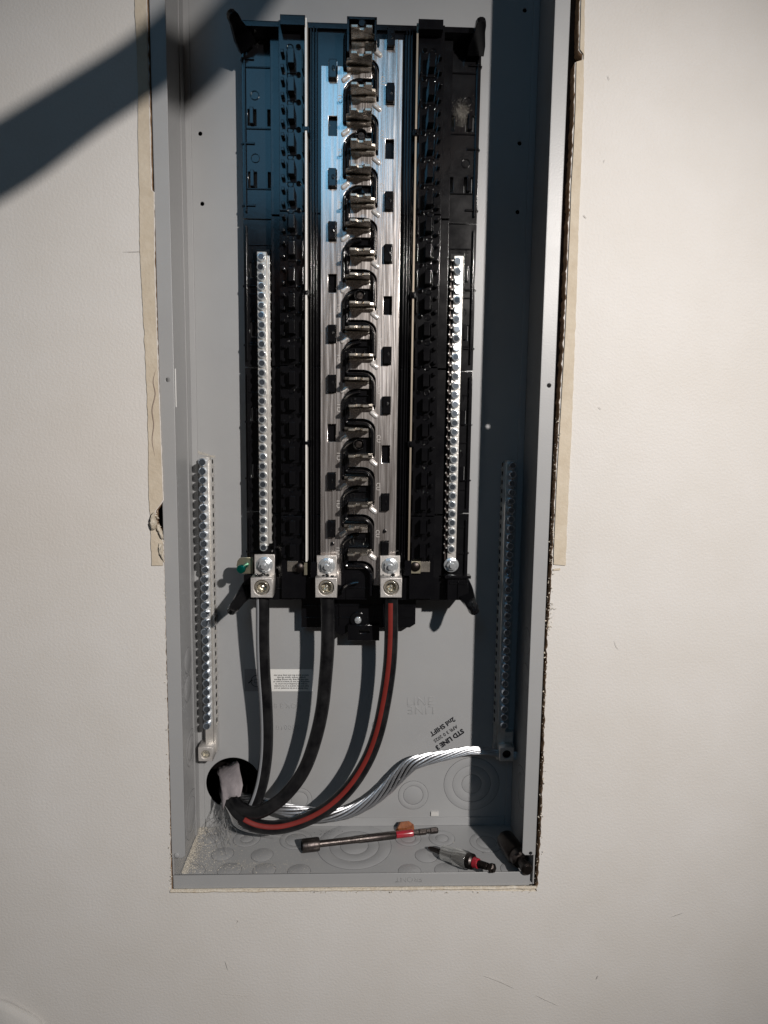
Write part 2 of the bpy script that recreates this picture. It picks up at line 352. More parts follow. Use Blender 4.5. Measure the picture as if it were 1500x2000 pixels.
# knock-outs: stepped rings pressed in the sheet
def knockout(o_, ax, radii, big=None):
    g = .00035; rs = sorted(radii, reverse=True)
    first = None
    for i, r in enumerate(rs):
        hh = .00022 if i % 2 == 0 else .00005
        r2 = rs[i+1]+g if i+1 < len(rs) else 0
        b = MB(); prof = [(r, -.0001), (r, hh), (r-.00025, hh+.00010)]
        if r2: prof += [(r2+.0003, hh+.00010), (r2, hh), (r2, -.0001)]; b.lathe(prof, o_, ax, 40, cap=False)
        else: b.lathe(prof, o_, ax, 36)
        b.obj('knockout' if i == 0 else 'knockout_ring', GREYF, box, True)
        b = MB(); b.lathe([(r+.0004, .00002), (r+.00035, .00006), (r-.0001, .00006)], o_, ax, 40, cap=False); b.obj('knockout_groove', GROOVE, box)
def kf(px, py, rx, radii):
    p = UZ(px, py, T); k = F/((p-CAM).dot(FW)); knockout((p.x, p.y, T), (0, 0, 1), [r/k for r in radii])
for px, py, radii in ((412, 1638, (26, 15)), (482, 1638, (26, 12)), (578, 1640, (31, 20)), (797, 1637, (25, 14)), (863, 1637, (25, 12)), (950, 1645, (32, 19)), (692, 1652, (72, 48, 27)),
                      (435, 1668, (21,)), (512, 1670, (21,)), (833, 1671, (22,)), (378, 1702, (22,)), (448, 1700, (23,)), (516, 1700, (22,)), (584, 1702, (22,)), (800, 1702, (22,)), (872, 1700, (23,)), (1000, 1698, (22,)), (728, 1702, (0,))):
    if radii[0]: kf(px, py, 0, radii)
def kb(px, py, radii):
    p = U(px, py, D); k = F/((p-CAM).dot(FW)); knockout((p.x, D, p.z), (0, -1, 0), [r/k for r in radii])
kb(807, 1553, (29, 19)); kb(921, 1531, (54, 37, 19)); kb(585, 1562, (24, 16)); kb(734, 1416, (7,))
def ks(px, py, radii):
    p = UX(px, py, -W+T); knockout((-W+T, p.y, p.z), (1, 0, 0), radii)
for px, py, rr in ((367, 1290, (.014,)), (367, 1345, (.014,)), (373, 1460, (.020, .013)), (374, 1590, (.026, .018))): ks(px, py, rr)
# a few in the shaded right wall
for zz, rr in ((.07, (.026, .018)), (.20, (.014,)), (.24, (.014,))): knockout((W-T, .06, zz), (-1, 0, 0), rr)
# label, stamp and pressed letters (the box hangs upside down)
lb0 = U(478, 1350, D); lb1 = U(611, 1307, D); sp = U(527, 1330, D)
lab = MB(); lab.box(sp.x, lb1.x, D-.0003, D-.0001, lb0.z, lb1.z); lab.obj('warning_label', LAB, box)
lab = MB(); lab.box(lb0.x, sp.x-.0001, D-.0003, D-.0001, lb0.z, lb1.z); lab.obj('clear_label_end', LABC, box)
lines = ['This device is to be mounted on a d', 'load and the neutral is to be bonded,', 'torque the bonding screw prior to', 'mounting the box to ensure proper or', 'with the lug tang. See wiring diagram', 'proper torque. Spacer kit may', 'used to space the unit away from the']
for i, s_ in enumerate(lines):
    z = lb0.z+.0036+i*.00255
    text('label_text', s_, .00262, ((sp.x+lb1.x)/2, D-.00045, z), pi, INK, box, .00005, bold=.00003)
cl = U(502, 1330, D)
b = MB(); b.lathe([(.0070, 0), (.0070, .0001), (.0064, .0001), (.0064, 0)], (cl.x, D-.0003, cl.z), n=32, cap=False)
b.box(cl.x-.003, cl.x+.004, D-.0005, D-.0004, cl.z-.0022, cl.z-.0018); b.box(cl.x-.003, cl.x+.004, D-.0005, D-.0004, cl.z+.0018, cl.z+.0022)
b.box(cl.x-.003, cl.x-.0026, D-.0005, D-.0004, cl.z-.0018, cl.z+.0018); b.box(cl.x+.001, cl.x+.0014, D-.0005, D-.0004, cl.z-.0018, cl.z+.0018); b.obj('label_diagram', INK, box)
b = MB(); b.add([(cl.x-.0095, D-.0005, cl.z-.0030), (cl.x-.0045, D-.0005, cl.z+.0012), (cl.x-.0058, D-.0005, cl.z+.0018), (cl.x-.0100, D-.0005, cl.z-.0018)], [(0, 1, 2, 3)]); b.obj('label_arrow', INK, box)
def emb(s_, px, py, ang, size, ext=.00025, y=D-.00015, **k):
    p = U(px, py, y); return text('pressed_letters', s_, size, (p.x, y, p.z), ang, GREY, box, ext, **k)
emb('LINE', 820, 1370, 0, .0145, space=1.1); emb('LINE', 822, 1386, pi, .0145, space=1.1); emb('BOX 3 8', 561, 1378, pi, .0085); emb('000010', 562, 1420, pi, .0085, space=1.1)
p = U(798, 1717, 0); text('pressed_letters', 'FRONT', .0085, (p.x, -.00005, p.z), pi, GREY, box, .00016)
p = UZ(705, 1624, T); o = text('pressed_letters', 'B 4 2 0', .006, (p.x, p.y, T+.0001), 0, INK, box, .0001); o.rotation_euler = (-pi/2, 0, 0)
a_ = pi+math.radians(35)
for s_, px, py, sz, bo in (('2nd SHIFT', 864, 1419, .0078, .0003), ('APR 3 0 2025', 870, 1433, .0058, .0001), ('STD LINE 3', 878, 1444, .0078, .0004)):
    p = U(px, py, D); text('date_stamp', s_, sz, (p.x, D-.0002, p.z), a_, INK, box, .00008, bold=bo)

# ================================================================ BUS INTERIOR
bus = empty('breaker_bus_assembly', (0, .09, .28))
tag(bus, 'long black breaker base with two tinned bus bars, bolted inside the grey box', 'bus assembly')
bus_off = Vector((0, .09, .28))
def K(o): o.location = o.location-bus_off; return o      # keep world place under the empty
def bob(b, name, m, sm=False): return K(b.obj(name, m, bus, sm))
def bpl(name, loops, y, d, m, bev=0): return K(plate(name, loops, y, d, m, bus, bev))
BASEX = .1205
segz = [.852, .6765, .527, .374, .285]
slotz = [.775, .715, .626, .566, .477, .417]
for i in range(4):
    z1, z0 = segz[i]-.0006, segz[i+1]+.0006; loops = [rect(-BASEX, BASEX, z0, z1)]
    for z in slotz:
        if z0+.01 < z < z1-.01:
            for s in (-1, 1):
                loops.append(rect(s*.1105-.0045, s*.1105+.0045, z-.008, z+.008)); loops.append(rect(s*.0915-.0035, s*.0915+.0035, z-.008, z+.008))
    bpl('base_segment', loops, .088, .006, BLKM)
    for s in (-1, 1):
        b = MB(); xa, xb = sorted((s*.0545, s*.0800)); b.box(xa, xb, .0600, .0878, z0, z1); bob(b, 'rail_segment', BLK)
        b = MB(); xa, xb = sorted((s*.0803, s*.0900)); b.box(xa, xb, .074, .0878, z0+.0003, z1-.0003); bob(b, 'rail_step', BLKM)
        b = MB(); xa, xb = sorted((s*.1165, s*.1180)); b.box(xa, xb, .0845, .0878, z0+.006, z1-.006); bob(b, 'edge_rib', BLK)
        for j in range(3):
            b = MB(); zz = z0+(z1-z0)*(j+.5)/3; xa, xb = sorted((s*.0905, s*.1160)); b.box(xa, xb, .0868, .0878, zz-.0006, zz+.0006); bob(b, 'cross_rib', BLK)
    b = MB(); b.box(-.0490, .0490, .0655, .0878, z0, z1); bob(b, 'centre_segment', BLK)
for z in slotz:
    for s in (-1, 1):
        b = MB(); b.box(s*.1105-.0018, s*.1105+.0018, .084, .094, z-.0070, z+.0085); bob(b, 'clip', BLK)
        b = MB(); b.lathe([(.0045, 0), (.0045, .0007), (.0039, .0007), (.0039, 0)], (s*.1075, .0879, z+.021), n=20, cap=False); bob(b, 'moulded_ring', BLK)
for i in range(8):
    for s in (-1, 1):
        z = .83-.07*i-.01*(i % 2); b = MB(); xa, xb = sorted((s*.1205, s*.1218)); b.box(xa, xb, .089, .093, z-.0008, z+.0008); b.box(*sorted((s*.108, s*.1204)), .0862, .0878, z-.0009, z+.0009); bob(b, 'edge_peg', BLK)
# ribs beside the bars
for s in (-1, 1):
    for x, y in ((.0435, .0600), (.0462, .0575), (.0490, .0600)):
        b = MB(); b.box(s*x-.0006, s*x+.0006, y, .0653, .300, .846); bob(b, 'long_rib', BLK)
# hooks on the rails
hk = None
for s in (-1, 1):
    hb = MB()
    hb.box(s*.0672-.0030, s*.0672+.0030, .0480, .0600, -.0065, .0065)
    hb.box(*sorted((s*.0745, s*.0775)), .0530, .0600, -.0085, -.0055); hb.box(*sorted((s*.0745, s*.0775)), .0530, .0600, .0050, .0080)
    hb.box(*sorted((s*.0715, s*.0722)), .0520, .0600, -.006, .006)
    hb.box(*sorted((s*.0560, s*.0573)), .0520, .0600, -.0095, .0080)
    hb.lathe([(.0026, 0), (.0026, .0008), (.0017, .0009), (.0017, .0001)], (s*.0610, .0600, .0135), n=14)
    hb.lathe([(.0034, 0), (.0034, .0005), (.0029, .0006), (.0028, .0001)], (s*.0690, .0600, .0128), n=16)
    hb.box(s*.0672-.0046, s*.0672+.0042, .0590, .0600, -.0105, -.0078)
    hm = hb.mesh('breaker_hook')
    for k in range(20):
        o = link('breaker_hook', hm, BLK, bus); o.location = Vector((0, 0, .8143-.02504*k))-bus_off
rm = MB(); rm.lathe([(.0020, -.0002), (.0020, .0002)], n=14); rmm = rm.mesh('peg_hole')
for s in (-1, 1):
    for k in range(20):
        o = link('peg_hole', rmm, VOID, bus); o.location = Vector((s*.0610, .0594-.0006+.0001, .8143+.0135-.02504*k))-bus_off
# tin strips on edge beside each rail, coloured lit left and shaded right
zb = [.8487]+[U(598, a, .052).z for a in (249, 257, 568, 577, 862, 868)]+[.3270]
for s in (-1, 1):
    for i in range(4):
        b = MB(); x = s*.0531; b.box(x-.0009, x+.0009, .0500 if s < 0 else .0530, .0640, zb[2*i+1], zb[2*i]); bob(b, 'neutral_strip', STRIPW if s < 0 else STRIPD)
    for i in range(3):
        zc = (zb[2*i+1]+zb[2*i+2])/2; b = MB(); b.box(s*.0531-.0030, s*.0531+.0028, .0515, .0655, zc-.0030, zc+.0030); b.box(s*.0531-.0012, s*.0531+.0012, .049, .0515, zc-.0016, zc+.0016); bob(b, 'strip_clip', BLK)
# bus bars
zR = lambda k: .8246-.0494*k
zL = lambda k: .8009-.0495*k
def arc(x0, z0, x1, z1, n=7):      # from horizontal heading to vertical heading
    return [(x0+(x1-x0)*math.sin(t), z0+(z1-z0)*(1-math.cos(t))) for t in [pi/2*i/n for i in range(n+1)]]
YB = .0600; TB = .0030
lp = [(.0397, .8375), (.0167, .8375)]
for k in range(11):
    z = zR(k)
    lp += [(.0167, z+.0060), (.0163, z+.0053), (.0150, z+.0053), (.0146, z+.0060), (.0146, z+.0079), (-.0102, z+.0079), (-.0102, z-.0045)]+arc(.0034, z-.0045, .0167, z-.0151)
lp += [(.0167, .3000), (.0397, .3000)]
sl = [rect(.0280-.0042, .0280+.0042, .8368-.0498*k-.0091, .8368-.0498*k+.0091) for k in range(1, 11)]
sl.append(circ(.0276, U(752, 1037, YB).z, .0017, 12))
rb = bpl('bus_bar', [lp]+sl, YB, TB, TIN, .0003)
lp = [(-.0393, .8120), (-.0185, .8120), (-.0174, .8105)]
for k in range(10):
    z = zL(k)
    lp += [(-.0174, z+.0075), (-.0170, z+.0068), (-.0152, z+.0068), (-.0148, z+.0075), (-.0148, z+.0091), (.0101, z+.0091), (.0101, z+.0008)]+arc(-.0019, z+.0008, -.0174, z-.0136)
lp += [(-.0174, .3000), (-.0393, .3000)]
sl = [rect(-.0278-.0042, -.0278+.0042, .8068-.0496*k-.0091, .8068-.0496*k+.0091) for k in range(10)]
sl.append(circ(-.0273, U(650, 1062, YB).z, .0017, 12))
lbar = bpl('bus_bar', [lp]+sl, YB, TB, TIN, .0003)
b = MB(); b.box(-.0113, .0085, YB, YB+TB, .3180, .3205); bob(b, 'bus_finger_end', TIN)
# plugs through the slots
pm = MB(); pm.box(-.0036, .0036, 0, .012, -.0082, .0082); pm.box(-.0040, .0034, .0034, .013, -.0088, .0088); pm.lathe([(.0022, .0), (.0018, .0012)], (.0006, .0005, .0), n=10, xs=.5)
pmm = pm.mesh('slot_plug')
for k in range(10):
    if k % 3 != 1: o = link('slot_plug', pmm, BLK, bus); o.location = Vector((-.0278, .0535, .8068-.0496*k))-bus_off
for k in range(11):
    if k % 3 != 2: o = link('slot_plug', pmm, BLK, bus); o.location = Vector((.0280, .0535, .8368-.0498*k))-bus_off
# stamped nubs
def nub_mesh(s):
    b = MB(); n = 12; L_ = .0027; r = .0024; vs = []; prof = [(1, 0), (.95, .0012), (.7, .0022), (.3, .0026)]
    for q, hh in prof:
        for i in range(2*n):
            a = pi*2*i/(2*n); cx_ = (L_ if math.cos(a) > 0 else -L_); x = cx_+r*q*math.cos(a); z = r*q*math.sin(a); A = math.radians(-38)*s
            vs.append((x*math.cos(A)-z*math.sin(A), -hh, x*math.sin(A)+z*math.cos(A)))
    m_ = 2*n
    b.add(vs, [(j*m_+i, j*m_+(i+1) % m_, (j+1)*m_+(i+1) % m_, (j+1)*m_+i) for j in range(3) for i in range(m_)]+[tuple(3*m_+i for i in range(m_))])
    return b.mesh('stamped_nub', True)
NUB = mat('nub_tin', (.92, .90, .88), .13, metal=.5)
nm = nub_mesh(1)
for k in range(11): o = link('stamped_nub', nm, NUB, bus); o.location = Vector((.0153, YB+.0002, zR(k)))-bus_off
nm = nub_mesh(-1)
for k in range(10): o = link('stamped_nub', nm, NUB, bus); o.location = Vector((-.0153, YB+.0002, zL(k)))-bus_off
cm = None
for s in (1, -1):
    cm = None
    for k in range(10):
        z = (zR(k)-.0246) if s > 0 else (zL(k)-.0190)
        if cm is None:
            t0 = text('stamp', 'CU', .0058, (0, 0, 0), -pi/2*s, SCUF, bus, .0001); cm = t0; o = t0
        else: o = dup(cm)
        o.name = 'stamped_letters'; o.location = Vector((s*.0203, YB-.0001, z))-bus_off
# stabs
def blade(s):
    y0 = .0300; pr = [(-.0102, .0605), (-.0102, y0+.0010), (-.0094, y0), (-.0040, y0), (-.0028, y0+.0030), (-.0020, y0+.0062), (.0020, y0+.0062), (.0028, y0+.0030), (.0040, y0), (.0092, y0), (.0100, y0+.0010), (.0100, .0445), (.0135, .0455), (.0142, .0475), (.0142, .0605)]
    b = MB(); n = len(pr)
    tk = .0022
    def zz(y): return .0016*math.sin((y-.030)/.032*pi)
    vs = []
    for t in (0, tk):
        for x, y in pr: vs.append((s*x, y, t+zz(y)))
    fs = [(i, (i+1) % n, (i+1) % n+n, i+n) for i in range(n)]
    me = MB()
    # caps as columns of quads to keep the concave outline clean
    from mathutils.geometry import tessellate_polygon
    tri = tessellate_polygon([[Vector((x, y, 0)) for x, y in pr]])
    me.add(vs, fs+[tuple(t) for t in tri]+[tuple(i+n for i in t) for t in tri])
    me.box(*sorted((s*-.0100, s*.0140)), .0520, .0600, -.0012, -.0001)
    return me.mesh('stab')
bl = blade(1)
for k in range(11): o = link('stab', bl, BLADE, bus); o.location = Vector((0, 0, zR(k)+.0062))-bus_off
bl = blade(-1)
for k in range(10): o = link('stab', bl, BLADE, bus); o.location = Vector((-.0004, 0, zL(k)+.0074))-bus_off
# serpentine barrier between the fingers
for k in range(-1, 11):
    z = zR(k)
    A = [(-.0128, .056, z+.0090), (-.0128, .056, z-.0070)]
    A = A+[(-.0122, .056, z-.0086), (-.0105, .056, z-.0092)]+[(x, .056, zz) for x, zz in arc(.0040, z-.0092, .0138, z-.0200)]+[(.0138, .056, z-.0405)]
    A = [(min(a, .0145), b_, c_) for a, b_, c_ in A if .285 < c_ < .8475]
    if len(A) > 3:
        b = MB(); b.tube(A, .0017, 8); b.tube([(p[0], .059, p[2]) for p in A], .0024, 8); bob(b, 'barrier_rib', BLK, True)
    B = [(x, .0565, zz) for x, zz in arc(.0010, z-.0268, -.0160, z-.0385)]+[(-.0160, .0565, z-.0655)]
    B = [p for p in B if .285 < p[2] < .8475]
    if len(B) > 3:
        b = MB(); b.tube(B, .0016, 8); b.tube([(p[0], .0595, p[2]) for p in B], .0021, 8); bob(b, 'barrier_rib', BLK, True)
posts = [.7465, .5956, .4482]
for k in range(-1, 11):
    z = zR(k)-.0348
    if z > .84 or z < .3: continue
    near = min(posts, key=lambda q: abs(q-z))
    if abs(near-z) < .02:
        b = MB(); b.lathe([(.0062, 0), (.0060, .0135), (.0050, .0145), (.0044, .0135), (.0044, .010)], (0, .0660, near), n=24); bob(b, 'screw_boss', BLK, True)
        b = MB(); b.lathe([(.0040, 0), (.0040, .0012), (.0032, .0020)], (0, .0562, near), n=18); b.box(-.0032, .0032, .0538, .0546, near-.0004, near+.0004); bob(b, 'boss_screw', DSTEEL, True)
    else:
        b = MB()
        for x in (-.0064, .0070): b.lathe([(.0030, 0), (.0030, .0016), (.0019, .0016), (.0019, 0)], (x, .0655, z), n=16, cap=False)
        b.box(-.0085, .0105, .0615, .0655, z+.0045, z+.0052); b.box(.0098, .0105, .0600, .0655, z-.005, z+.0045); bob(b, 'moulded_holes', BLK)
# small black dots in the bars
for px, py in ((650, 1062), (752, 1037)):
    p = U(px, py, YB); b = MB(); b.lathe([(.0016, 0), (.0016, .0035), (.0008, .0045)], (p.x, .0605, p.z), n=10); bob(b, 'bar_pin', BLK, True)
# top bar, caps, ears
b = MB(); b.box(-.1195, .1195, .0620, .0879, .8465, .8515); bob(b, 'top_bar', BLK)
for s in (-1, 1):
    b = MB(); xa, xb = sorted((s*.0535, s*.0770)); b.box(xa, xb, .0470, .0700, .8405, .8492); bob(b, 'rail_cap', BLK)
b = MB(); b.box(-.0140, -.0118, .040, .066, .815, .8440); b.box(.0118, .0140, .040, .066, .8250, .8440); b.box(-.0140, .0140, .040, .066, .8432, .8455); bob(b, 'top_housing', BLK)
b = MB(); b.lathe([(.0045, 0), (.0045, .024), (.003, .026)], (0, .066, .8405), n=16); bob(b, 'top_boss', BLK, True)
def leaf(name, p0, p1, w0, w1, t, tip=True):
    """a flat tapering tongue of plastic from p0 to p1 with a rounded end"""
    p0 = Vector(p0); p1 = Vector(p1); d = (p1-p0); n_ = d.normalized(); side = n_.cross(Vector((0, 0, 1))); side = Vector((n_.z, 0, -n_.x)).normalized(); nn_ = n_.cross(side).normalized()
    prof = [(0, w0), (.3, w0*.95), (.7, w1), (.88, w1*.95), (.96, w1*.7), (1, w1*.3)]
    b = MB(); vs = []
    for q, ww in prof: vs += [p0+d*q+side*ww+nn_*t, p0+d*q-side*ww+nn_*t, p0+d*q-side*ww-nn_*t, p0+d*q+side*ww-nn_*t]
    fs = []
    for j in range(len(prof)-1):
        for i in range(4): fs.append((j*4+i, j*4+(i+1) % 4, (j+1)*4+(i+1) % 4, (j+1)*4+i))
    fs += [(0, 1, 2, 3), tuple(4*(len(prof)-1)+i for i in range(4))]
    b.add(vs, fs); return bob(b, name, BLK)
q = U(450, 22, .045); leaf('corner_ear', (-.1130, .080, .8370), q, .0095, .0056, .0026)
q = U(941, 37, .045); leaf('corner_ear', (.1130, .080, .8370), q, .0085, .0052, .0026)
# foot: skirt, arms, loop
zs = [U(0, 0, 0)]
b = MB(); b.box(-.1195, .1185, .0660, .0880, .2830, .3070); bob(b, 'foot_band', BLK)
b = MB()
for x in (-.093, -.06, -.045, -.012, .02, .055, .075, .1): b.box(x-.0006, x+.0006, .0645, .0658, .2835, .3060)
for x0, x1, z in ((-.118, -.07, .2950), (-.02, .022, .2960), (.05, .07, .2935), (.088, .112, .3060), (.088, .112, .2990)): b.box(x0, x1, .0648, .0657, z-.0005, z+.0005)
bob(b, 'foot_rib', BLK)
l0 = U(589, 1225, .085); r0 = U(811, 1225, .085)
bpl('foot_skirt', [[(l0.x, l0.z), (U(640, 1225, .085).x, l0.z), (U(668, 1247, .085).x, U(668, 1247, .085).z+.003), (U(690, 1240, .085).x, l0.z), (r0.x-.006, l0.z), (r0.x, l0.z+.004), (r0.x, .2840), (l0.x, .2840)]], .0850, .004, BLK)
b = MB()
for x in (-.045, -.02, .018, .04): b.box(x-.0005, x+.0005, .0838, .0849, l0.z+.002, .2835)
for z in (.2585, .272): b.box(l0.x+.002, r0.x-.002, .0838, .0849, z-.0005, z+.0005)
bob(b, 'foot_rib', BLK)
A0 = U(679, 1249, .082); A1 = U(741, 1224, .082); B0 = U(701, 1235, .082); B1 = U(722, 1226, .082)
bpl('foot_loop', [rect(A0.x, A1.x, A0.z, A1.z+.003), rect(B0.x, B1.x, B0.z, B1.z)], .0780, .010, BLK, .0004)
p = U(699, 1212, .078); b = MB(); b.lathe([(.0085, 0), (.0082, .004), (.006, .0045)], (p.x, .0850, p.z), n=24); bob(b, 'foot_boss', BLK, True)
b = MB(); b.lathe([(.0036, -.001), (.0040, .001), (.0036, .0022), (.0012, .0030)], (p.x, .0805, p.z), n=12); b.box(p.x-.003, p.x+.003, .0770, .0776, p.z-.0005, p.z+.0005); bob(b, 'foot_screw', ZINC, True)
q = U(450, 1196, .028); leaf('foot_arm', (-.1120, .078, .3000), q, .0085, .0055, .0030)
q = U(928, 1196, .022); leaf('foot_arm', (.1110, .078, .3000), q, .0100, .0058, .0030)
b = MB(); b.box(.094, .1165, .050, .0655, .2870, .3085); b.box(.0915, .119, .054, .0655, .3090, .3120); bob(b, 'foot_block', BLK)
b = MB(); b.box(.1045, .1055, .0485, .0499, .288, .307); b.box(.096, .115, .0485, .0499, .3045, .3055); bob(b, 'foot_rib', BLK)
b = MB(); b.box(-.1195, -.0900, .060, .0655, .300, .3105); bob(b, 'foot_block', BLK)
for s, px, py in ((-1, 572, 1105), (1, 829, 1106)):
    p = U(px, py, .062); b = MB(); b.box(p.x-.0055, p.x+.0055, .0590, .0605, p.z-.0055, p.z+.0055); bob(b, 'bond_tab', BLADE)
    p2 = U(597, 1111, .055) if s < 0 else U(813, 1108, .055)
    b = MB(); b.box(p2.x-(.0016 if s < 0 else .0065), p2.x+(.0016 if s < 0 else .0045), .0545, .0565, p2.z-.0065, p2.z+.0065); bob(b, 'strip_foot', BRASS)
    p3 = U(585, 1108, .056) if s < 0 else U(812, 1108, .05); b = MB(); b.lathe([(.0052, 0), (.0052, .003), (.003, .0045)], (p3.x, .0560, p3.z), n=16); bob(b, 'bond_screw', DSTEEL, True)
    b = MB(); xa = p2.x-s*.009; b.box(xa-.0035, xa+.0035, .0500, .0655, p2.z-.008, p2.z+.008); bob(b, 'end_post', BLK)
# lugs: tang with nut and stud, box with set screw
def nut(parent, x, y, z, name='lug_nut'):
    o = MB(); o.lathe([(.0085, 0), (.0085, .0012), (.0076, .0018)], (x, y, z), n=28); o.lathe([(.0064, .0018), (.0064, .0052), (.0056, .0060)], (x, y, z), n=6, ph=random.random())
    o.lathe([(.0028, .006), (.0028, .0095), (.0022, .0103)], (x, y, z), n=14); w_ = K(o.obj(name, ZINC, parent, True)); return w_
def lug(px, py, nx, ny):
    q = U(nx, ny, .047)
    tang = bpl('lug_tang', [rect(q.x-.0103, q.x+.0103, q.z-.0108, q.z+.0105)], .0500, .0035, ALU, .0003)
    w_ = nut(None, q.x, .0500, q.z); w_.location = (0, 0, 0); w_.parent = tang; w_.location = -Vector((tang.location))-bus_off; 
    w_.location = Vector((0, -.0500, 0))
    c = U(px, py, .036); lh = .0110
    bx = bpl('lug_body', [rect(c.x-lh, c.x+lh, c.z-.0102, c.z+.0102), circ(c.x, c.z, .0080, 32)], .0360, .0260, ALU, .0004)
    o_ = MB(); o_.lathe([(.0071, -.012), (.0071, -.0016), (.0066, -.0004), (.0054, -.0004), (.0047, -.0018)], (0, 0, 0), n=28, cap=False)
    s_ = o_.obj('set_screw_rim', SILV, bx, True); s_.location = (c.x, 0, c.z)
    o_ = MB(); o_.lathe([(.0047, -.0075), (.0047, -.0014)], (0, 0, 0), n=6, cap=False, ph=random.random()); o_.lathe([(.0050, -.0076), (.0024, -.0074), (.0020, -.0040), (.0001, -.0030)], n=12)
    s_ = o_.obj('set_screw_socket', SILV, bx); s_.location = (c.x, 0, c.z)
    o_ = MB()
    for i in range(14):
        pp = Vector((q.x+random.uniform(-.008, .008), random.uniform(.040, .050), (q.z-.0115)+random.uniform(-.0018, .0022))); r = random.uniform(.0009, .0022)
        o_.lathe([(r*.4, -r), (r, -r*.3), (r*.9, r*.4), (r*.3, r)], pp, (random.gauss(0, 1), -1, random.gauss(0, 1)), 7)
    o2 = bob(o_, 'joint_compound', GOO, True); o2['kind'] = 'stuff'
    return c
LC = [lug(511, 1148, 516, 1104), lug(637, 1148, 638, 1106), lug(764, 1148, 762, 1106)]
# bonding clip with the green screw
p = U(479, 1104, .064); bpl('bond_clip', [[(p.x+.0085, p.z-.0088), (p.x+.0085, p.z+.0088), (p.x-.003, p.z+.0088)]+[(p.x-.003-.0058*math.sin(t), p.z+.0088*math.cos(t)) for t in (.5, 1, 1.57, 2.1, 2.6)]+[(p.x-.003, p.z-.0088)]], .0620, .0015, BRASS, .0003)
g0 = U(482, 1103, .063); g1 = U(471.5, 1111, .046); dv = (g1-g0).normalized(); b = MB(); b.lathe([(.0026, 0), (.0026, (g1-g0).length)], g0, dv, 12); b.lathe([(.0043, -.0015), (.0046, .0003), (.0043, .0022), (.0022, .0032)], g1, dv, 18); bob(b, 'green_screw', GREEN, True)

# ================================================================ BARS OF TERMINAL SCREWS
def screw_mesh(name, r, hgt, shaft, top):
    b = MB(); b.lathe([(r*.72, -shaft), (r*.72, 0)], n=12)
    b.lathe([(r, 0), (r, hgt*.7), (r*.86, hgt)], n=18)
    b.f = b.f[:-1]; nf = len(b.f)
    b.lathe([(r*.86, hgt), (r*.68, hgt*1.02)], n=18, cap=False); n1 = len(b.f)
    b.lathe([(r*.68, hgt*1.02), (r*.58, hgt*.35), (r*.05, hgt*.30)], n=18); n2 = len(b.f)
    c = r*.58; q = r*.11; b.add([(-c, -hgt*.40, -q), (c, -hgt*.40, -q), (c, -hgt*.40, q), (-c, -hgt*.40, q), (-c, -hgt*.85, 0), (c, -hgt*.62, 0)], [(0, 1, 5, 4), (2, 3, 4, 5), (0, 4, 3), (1, 2, 5)])
    me = b.mesh(name, True)
    me.materials.append(top); me.materials.append(RECESS)
    for p in me.polygons:
        if n1 <= p.index < n2: p.material_index = 1
    return me
SM = screw_mesh('terminal_screw', .0042, .0036, .004, ZINC)
SM2 = screw_mesh('terminal_screw', .0042, .0050, .008, ZINCD)
def bar(name, label, group, x, z0, z1, yf, yb, hw, nz, zs0, pitch, lean, sm, yscrew, side, skip=(), seat=True):
    e = empty(name, (x, yb, z0)); tag(e, label, 'terminal bar', group); off = Vector((x, yb, z0))
    def P(o): o.location = o.location-off; return o
    cx = x
    o = P(plate('bar_body', [rect(cx-hw, cx+hw, z0, z1)], yf, yb-yf, ALUB, e, .0003))
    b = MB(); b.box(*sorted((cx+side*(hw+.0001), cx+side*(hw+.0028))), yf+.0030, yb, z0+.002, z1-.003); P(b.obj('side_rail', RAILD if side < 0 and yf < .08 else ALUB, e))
    hm = MB(); hm.box(*sorted((cx+side*(hw+.0027), cx+side*(hw+.0031))), yf+.0045, yf+.0085, -.0022, .0022); hmm = hm.mesh('wire_hole')
    fm = MB(); fm.box(*sorted((cx+side*(hw+.0028), cx+side*(hw+.0036))), yf+.0030, yb-.0006, -.0007, .0007); fmm = fm.mesh('bar_fin')
    for i in range(nz):
        z = zs0-pitch*i
        o = link('wire_hole', hmm, DARK, e); o.location = Vector((0, 0, z))-off
        o = link('bar_fin', fmm, ALUB, e); o.location = Vector((0, 0, z-pitch/2))-off
        dz_ = .0052 if i in skip else 0
        if side < 0 and yf < .08:
            if i == 0:
                pg = MB(); pg.lathe([(.0009, -.0005), (.0011, .0016), (.0007, .0022)], n=8); pgm = pg.mesh('wire_peg', True)
            o = link('wire_peg', pgm, ALUB, e); o.location = Vector((cx-.0062, yf+.0010, z+.0012))-off
        o = link('terminal_screw', sm, ZINC, e); o.location = Vector((cx+(side*.0009 if side < 0 and yf < .08 else -side*.0004)+random.gauss(0, .00012), yscrew+dz_+random.gauss(0, .0003), z))-off
        o.rotation_euler = (random.gauss(0, .05), random.random()*6.28, random.gauss(0, .05))
    return e, off
_a = U(510, 501.5, .068); _b = U(516, 1069.5, .068); NXL = (_a.x+_b.x)/2; NZ0 = _a.z; NP = (_a.z-_b.z)/31
nL, oL = bar('neutral_bar', 'silver screw bar on the left of the black base, above the left lug', 'neutral screw bars on the black base', NXL, .3400, NZ0+.0055, .0700, .0800, .0047, 32, NZ0, NP, 0, SM, .0700, 1)
nR, oR = bar('neutral_bar', 'silver screw bar on the right of the black base, ending in a nut', 'neutral screw bars on the black base', .1003, .3230, NZ0+.0055, .0700, .0800, .0047, 32, NZ0-.0005, NP, 0, SM, .0700, -1)
